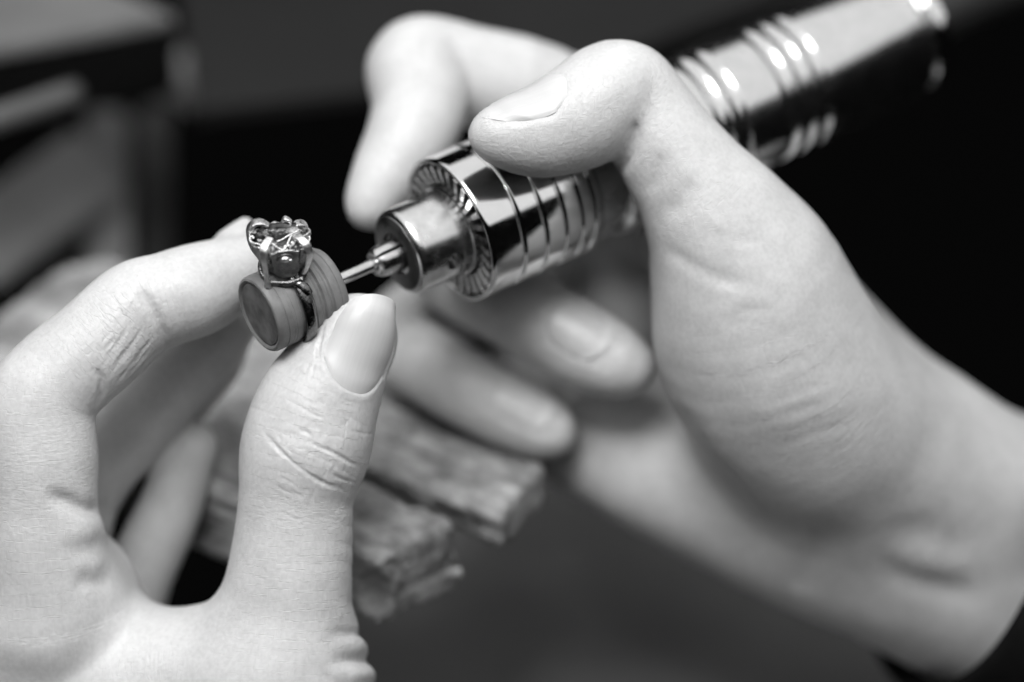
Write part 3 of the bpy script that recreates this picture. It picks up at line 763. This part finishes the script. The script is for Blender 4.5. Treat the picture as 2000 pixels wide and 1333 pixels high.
        for _ in range(6): tg = ker(tg)
        lift = 0.06 - 0.30 * (np.abs(sx) ** 4) - 0.30 * np.clip((0.12 - tj) / 0.12, 0, 1)
        lift = lift - nl.get('tuck', 0.0) * np.clip((tj - .7) / .3, 0, 1)
        rad = tg.ravel() + lift
        Vn = base + dirs * rad[:, None]
        Vb = Vn - dirs * 0.42
        nA = (A + 1) * (Bn + 1); id_ = lambda s, i, j: s * nA + i * (Bn + 1) + j
        f = []
        for i in range(A):
            for j in range(Bn):
                f.append((id_(0, i, j), id_(0, i + 1, j), id_(0, i + 1, j + 1), id_(0, i, j + 1)))
                f.append((id_(1, i, j), id_(1, i, j + 1), id_(1, i + 1, j + 1), id_(1, i + 1, j)))
        for i in range(A):
            f.append((id_(0, i, Bn), id_(0, i + 1, Bn), id_(1, i + 1, Bn), id_(1, i, Bn))); f.append((id_(0, i, 0), id_(1, i, 0), id_(1, i + 1, 0), id_(0, i + 1, 0)))
        for j in range(Bn):
            f.append((id_(0, 0, j), id_(0, 0, j + 1), id_(1, 0, j + 1), id_(1, 0, j))); f.append((id_(0, A, j), id_(1, A, j), id_(1, A, j + 1), id_(0, A, j + 1)))
        no = mesh_obj('fingernail', np.concatenate([Vn, Vb]), f, NAIL, o); autosmooth(no, 55)
        a_ = no.data.attributes.new('nail_uv', 'FLOAT_VECTOR', 'POINT'); a_.data.foreach_set('vector', np.array(UVn + UVn, np.float32).ravel())
    return o

# ---- left hand: thumb in front, index finger behind the drum
lb = Blob()
thumb = chain([(706, 641, 8, 5.9), (692, 662, 8, 7.5), (664, 705, 8.5, 8.5), (623, 785, 9, 10.4), (596, 875, 9.5, 11.2), (580, 960, 10, 10.0), (572, 1050, 11, 10.2), (563, 1150, 12, 11.2), (550, 1260, 14, 13.0), (520, 1400, 18, 17.0)], 6)
index = chain([(500, 505, 19, 4.2), (462, 527, 17, 6.0), (385, 566, 13, 8.2), (325, 585, 11, 8.3), (270, 605, 10, 8.5), (190, 676, 9, 8.7), (110, 745, 8.5, 9.2), (78, 800, 8.5, 9.8), (80, 900, 9, 10.0), (80, 990, 10, 10.0), (84, 1080, 12, 11.2), (98, 1195, 16, 13)], 6)
middle = chain([(448, 628, 30, 5.5), (415, 655, 31, 6.6), (340, 735, 34, 7.3), (255, 830, 37, 7.8), (150, 960, 40, 8.2), (90, 1150, 42, 10)])
ringf = chain([(434, 680, 42, 4.8), (404, 715, 43, 6.0), (322, 800, 46, 6.6), (215, 910, 50, 7.0), (90, 1050, 54, 8.5), (60, 1200, 54, 10)])
pinky = chain([(376, 874, 40, 4.7), (360, 907, 40.5, 5.4), (335, 985, 42, 5.9), (280, 1105, 45, 6.5), (230, 1220, 50, 7.5), (160, 1380, 56, 10)])
pal = [chain([(60, 1240, 22, 15), (140, 1345, 22, 13.5), (245, 1342, 18, 10.8), (345, 1315, 17, 10.2), (430, 1330, 17, 11.5), (530, 1370, 18, 14.5)], 8),
       chain([(100, 1190, 24, 15), (120, 1400, 40, 22), (280, 1640, 46, 26), (420, 1950, 38, 25)], 8),
       chain([(535, 1340, 17, 14), (470, 1560, 28, 20), (430, 1760, 34, 23)]),
       chain([(300, 1420, 26, 17), (330, 1620, 34, 24)])]
lb.palm = [(c, 9.0) for c in pal]
tipf = chain([(452, 496, 20, 4.4), (466, 466, 22, 2.9), (479, 440, 23, 1.5)])
lb.fingers = [(tipf, 1.0), (thumb, 7.0), (index, 6.0), (middle, 3.0), (ringf, 3.0), (pinky, 4.0)]
lo, hi = bounds([thumb, index, middle, ringf, pinky] + pal); 
lcreases = [  # (picture polyline, half width mm, depth mm, fade at the ends)
    ([(505, 832), (535, 868), (556, 889), (590, 917), (632, 943), (692, 966)], .28, .32, True),
    ([(591, 850), (616, 870), (645, 882), (675, 899), (708, 916)], .28, .34, True),
    ([(606, 866), (607, 852), (596, 843), (578, 838)], .22, .26, True),
    ([(640, 922), (665, 935), (700, 945)], .22, .2, True),
    ([(636, 626), (626, 658), (620, 692), (624, 712)], .24, .42, True),
    ([(617, 700), (610, 725), (604, 752)], .2, .16, True), ([(626, 714), (622, 735), (621, 758)], .2, .14, True), ([(610, 700), (600, 722), (592, 745)], .2, .12, True),
    ([(80, 962), (120, 975), (160, 992), (190, 993), (215, 978)], 1.25, 1.1, True),
    ([(110, 1062), (150, 1074), (180, 1064), (205, 1050)], 1.8, .4, True),
    ([(140, 1128), (185, 1138), (225, 1132)], 1.8, .6, True),
    ([(262, 545), (282, 580), (300, 610), (318, 650), (324, 690)], .9, .6, True),
    ([(185, 800), (198, 770), (196, 735), (180, 715)], .7, .45, True),
    ([(205, 560), (225, 590), (250, 640), (262, 690)], .35, .10, True),
    ([(196, 755), (228, 715), (262, 668), (290, 620)], .22, .17, True), ([(212, 765), (248, 722), (284, 680), (306, 650)], .22, .17, True),
    ([(228, 770), (266, 730), (300, 695), (318, 672)], .22, .18, True), ([(180, 740), (210, 700), (240, 656), (262, 610)], .22, .15, True),
    ([(238, 628), (252, 610), (262, 585)], .2, .13, True), ([(205, 735), (235, 700), (255, 672)], .2, .12, True), ([(240, 745), (275, 705), (300, 676)], .2, .13, True),
]
r1 = random.Random(5)
for k in range(46):      # small wrinkles across the thumb joint
    cy = r1.gauss(880, 75); cx = 640 - (cy - 780) * .32 + r1.gauss(0, 48); l = r1.uniform(12, 46); sl_ = r1.uniform(.12, .62)
    lcreases.append(([(cx - l, cy - l * sl_), (cx, cy + r1.uniform(-6, 6)), (cx + l, cy + l * sl_)], r1.uniform(.17, .24), r1.uniform(.03, .10), True))
for k in range(30):
    cy = r1.gauss(860, 70); cx = 625 - (cy - 780) * .3 + r1.gauss(0, 55); l = r1.uniform(8, 24); a = r1.uniform(1.1, 2.3)
    lcreases.append(([(cx - l * math.cos(a), cy - l * math.sin(a)), (cx + r1.uniform(-3, 3), cy), (cx + l * math.cos(a), cy + l * math.sin(a))], r1.uniform(.16, .22), r1.uniform(.04, .10), True))
for k in range(9):      # cross lines under the nail
    cy = 770 + k * 7 + r1.uniform(-3, 3); cx = 655 + r1.uniform(-25, 25); l = r1.uniform(25, 60)
    lcreases.append(([(cx - l, cy - l * .2), (cx, cy + 3), (cx + l, cy + l * .3)], .2, r1.uniform(.06, .14), True))
for k in range(14):     # length lines on the side of the index finger
    q = r1.uniform(-1, 1); cx = 225 + q * 42 + r1.uniform(-12, 12); cy = 680 + q * 34 + r1.uniform(-12, 12); l = r1.uniform(14, 40)
    lcreases.append(([(cx - l * .62, cy + l * .78), (cx, cy + r1.uniform(-3, 3)), (cx + l * .62, cy - l * .78)], .18, r1.uniform(.05, .11), True))
lbumps = [(645, 915, 36, .45), (655, 866, 34, .32), (575, 880, 28, .2), (170, 1035, 38, 1.0), (180, 1105, 26, .5)]
def lfold(px, py, v, uv, n):
    # ripples of slack skin on the outer edge of the thumb, growing to folds at its root
    w = np.clip((px - 560 - (py - 1100) * .05) / 120, 0, 1) * np.clip((py - 900) / 120, 0, 1) * np.clip((py - 860) / 450, 0.10, 1) * (px < 800)
    ph = py / (11 + np.clip((py - 950) / 40, 0, 13)) + vnoise(v / 5.0, 31) * 2.2 + (px - 650) * .018
    d1 = w * 0.26 * (np.abs(np.sin(ph)) - .6)
    big = np.exp(-((py - 1262) / 17) ** 2) * .9 + np.exp(-((py - 1318) / 15) ** 2) * 1.0 - np.exp(-((py - 1290) / 10) ** 2) * 1.1 - np.exp(-((py - 1238) / 9) ** 2) * .9
    d1 = d1 + .6 * big * np.clip((px - 640) / 50, 0, 1) * (px < 800)
    # crumpled skin over the thumb joint
    wj = np.exp(-(((px - 620) / 110) ** 2 + ((py - 870) / 130) ** 2))
    nz = vnoise(v / 1.7, 41) - .5; nz2 = vnoise(v / 3.5, 42) - .5
    d1 = d1 + wj * (nz * .10 + nz2 * .22)
    # soft irregularity everywhere
    d1 = d1 + (vnoise(v / 9.0, 43) - .5) * .5
    wi = np.exp(-(((px - 240) / 110) ** 2 + ((py - 660) / 110) ** 2))
    return d1, np.maximum(wj * .7, np.maximum(w * .8, wi))
left = build_hand('hand', 'left hand with upright thumb in front, pinching the ring drum against the index finger', lb, lo, hi, 0.62, lcreases,
    [dict(base=(688, 716, 9), tip=(735, 578, 8), len=13.2, hw=7.5, r=8.4, n=(0.34, 0.12, 1.0), over=.6, round=.42, droop=1.3, fold=.05)],
    [lfold], lbumps, zones=[(455, 560, 800, 1080, 24), (140, 500, 345, 830, 22)])

# ---- right hand: thumb on top of the tool, fingers wrapped behind and below it
rb_ = Blob()
rthumb = chain([(966, 263, 6, 4.6), (996, 262, 6.5, 6.3), (1054, 258, 8, 8.0), (1120, 234, 10, 9.3), (1180, 200, 12, 9.9), (1218, 184, 13.5, 9.2), (1252, 218, 14, 9.2), (1302, 286, 14, 9.6), (1365, 375, 15, 10.6), (1415, 455, 17, 12.2), (1470, 560, 21, 15.0)], 6)
rindex = chain([(724, 402, 34, 4.6), (734, 380, 35, 5.6), (768, 325, 38, 7.2), (800, 270, 41, 8.2), (818, 205, 46, 8.8), (812, 142, 52, 9.4), (848, 128, 56, 9.5), (930, 152, 58, 9.6), (1050, 195, 62, 11), (1200, 280, 76, 13)])
rmid = chain([(1220, 716, 40, 5.8), (1192, 703, 40.5, 7.0), (1130, 670, 41.5, 7.8), (1040, 615, 44, 8.0), (960, 572, 51, 8.2), (900, 540, 68, 8.4), (900, 510, 82, 9), (1060, 460, 112, 9.5), (1250, 440, 134, 11)])
rring = chain([(1070, 840, 50, 5.3), (1043, 828, 50.5, 6.3), (970, 790, 51.5, 7.1), (890, 747, 53, 7.3), (820, 705, 60, 7.6), (780, 670, 78, 8), (830, 620, 92, 8.5), (1000, 560, 118, 9), (1250, 550, 136, 11)])
rpink = chain([(1010, 900, 84, 4.8), (960, 875, 84, 5.5), (890, 840, 88, 6), (860, 800, 98, 6.5), (960, 740, 112, 7.5), (1200, 690, 120, 10)])
rp = [chain([(1420, 465, 18, 11.8), (1462, 565, 22, 16.2), (1505, 685, 28, 19.3), (1580, 795, 36, 19.8), (1680, 880, 46, 19.4), (1800, 950, 56, 18.8), (2000, 1030, 74, 19.5), (2230, 1130, 82, 20)], 5),
      chain([(1135, 890, 70, 7.3), (1190, 880, 66, 10.7), (1300, 913, 62, 13.2), (1450, 968, 58, 14.3), (1600, 1033, 57, 15.2), (1760, 1103, 60, 15.8), (1950, 1190, 68, 17.2), (2200, 1300, 78, 20)], 4),
      chain([(1220, 400, 112, 14), (1260, 490, 138, 13), (1390, 700, 104, 16), (1560, 880, 68, 17), (1780, 1010, 66, 17)]),
      chain([(1235, 680, 112, 13), (1290, 790, 92, 15), (1400, 880, 74, 16), (1550, 950, 64, 16)]),
      chain([(1220, 280, 82, 14), (1420, 480, 84, 14), (1570, 720, 76, 18), (1700, 880, 64, 19)]),
      chain([(1415, 480, 30, 9), (1370, 400, 54, 10.0), (1325, 345, 66, 10.5), (1220, 285, 78, 13)]),
      chain([(1200, 760, 118, 11), (1230, 870, 94, 11)])]
rb_.palm = [(c, 11.0) for c in rp]
rb_.fingers = [(rthumb, 6.0), (rindex, 4.0), (rmid, 3.0), (rring, 3.0), (rpink, 3.0)]
lo, hi = bounds([rthumb, rindex, rmid, rring, rpink] + rp)
rcreases = [
    ([(1243, 225), (1240, 270), (1225, 312), (1192, 348)], .8, 1.0, True), ([(1300, 290), (1285, 340), (1262, 385)], 1.3, .45, True),
    ([(1350, 345), (1335, 390), (1300, 432)], 1.4, .5, True), ([(1290, 470), (1340, 512), (1400, 540), (1470, 555)], 1.2, .4, True),
    ([(1640, 1010), (1600, 1070), (1570, 1130), (1555, 1170)], 2.6, .5, True),
    ([(1690, 1080), (1760, 1120), (1820, 1142), (1880, 1160), (1930, 1200)], 2.6, .75, True),
    ([(1720, 1060), (1780, 1040), (1850, 1060), (1900, 1090)], 3.0, .5, True),
    ([(1300, 780), (1340, 850), (1400, 930), (1480, 990)], 2.4, .6, True),
]
rr = random.Random(8)
for (cx, cy, dx, dy, sx, sy, cnt, ln) in ((1450, 510, 1, .12, .1, 1, 9, 95), (1600, 790, 1, -.32, .3, 1, 10, 90), (1480, 640, 1, -.05, .1, 1, 6, 80), (1390, 420, .8, .6, -.6, .8, 6, 45)):
    for k in range(cnt):
        q = (k - cnt / 2) * 15 + rr.uniform(-5, 5); ox, oy = cx + sx * q + rr.uniform(-40, 40), cy + sy * q; l = ln * rr.uniform(.5, 1.1); w = rr.uniform(-8, 8)
        rcreases.append(([(ox - dx * l, oy - dy * l), (ox, oy + w), (ox + dx * l, oy + dy * l)], rr.uniform(.45, .75), rr.uniform(.06, .15), True))
def rfold(px, py, v, uv, n):
    wj = np.exp(-(((px - 1150) / 120) ** 2 + ((py - 180) / 90) ** 2))
    wt = np.exp(-(((px - 1500) / 200) ** 2 + ((py - 600) / 260) ** 2))
    ph = (py + px * .25) / 9 + vnoise(v / 6.0, 61) * 4
    return (vnoise(v / 11.0, 51) - .5) * .7 + wj * (vnoise(v / 2.0, 52) - .5) * .2 + wt * .04 * (np.abs(np.sin(ph)) - .6), np.maximum(wj * .4, wt * .5)
right = build_hand('hand', 'right hand gripping the chrome handpiece, thumb laid along its top', rb_, lo, hi, 1.0, rcreases,
    [dict(base=(1072, 240, 9), tip=(940, 262, 6), len=12.6, hw=6.2, r=7.8, n=(-0.10, 0.72, 0.70), over=-.2, round=.9, droop=4.0, carve=1.0, tuck=.5),
     dict(base=(1092, 648, 42), tip=(1222, 716, 40), len=9.6, hw=5.8, r=7.7, n=(0.05, 0.38, 1.0), over=.3, round=.5, droop=1.0),
     dict(base=(985, 800, 51), tip=(1072, 842, 50), len=8.5, hw=5.2, r=6.9, n=(0.05, 0.5, 1.0), over=.3, round=.5, droop=1.0)],
    [rfold], [(1225, 150, 60, .6), (1810, 1090, 60, 1.0)])
# cuff
fa = unit(P(2350, 1280, 88) - P(1900, 1090, 72)); c0 = P(1890, 1095, 66)
s1 = unit(np.cross(fa, np.array([0, 0, 1.0]))); s2 = np.cross(fa, s1)
V = []; f = []; m = 64; prof = [(-1.5, 25.5), (-2.6, 26.3), (-2.4, 27.6), (-1, 28.3), (8, 29.0), (20, 30.5), (45, 32), (45, 29), (6, 27), (0, 25.6)]
for s, r in prof:
    for k in range(m):
        t = 2 * math.pi * k / m; w = 1 + .012 * math.sin(5 * t + s * .3)
        V.append(c0 + fa * s + r * w * (math.cos(t) * s1 * 0.98 + math.sin(t) * s2 * 1.22))
q = len(prof)
for i in range(q):
    for k in range(m): f.append((i * m + k, i * m + (k + 1) % m, ((i + 1) % q) * m + (k + 1) % m, ((i + 1) % q) * m + k))
o = mesh_obj('sleeve_cuff', np.array(V), [x[::-1] for x in f], SLEEVE, right)
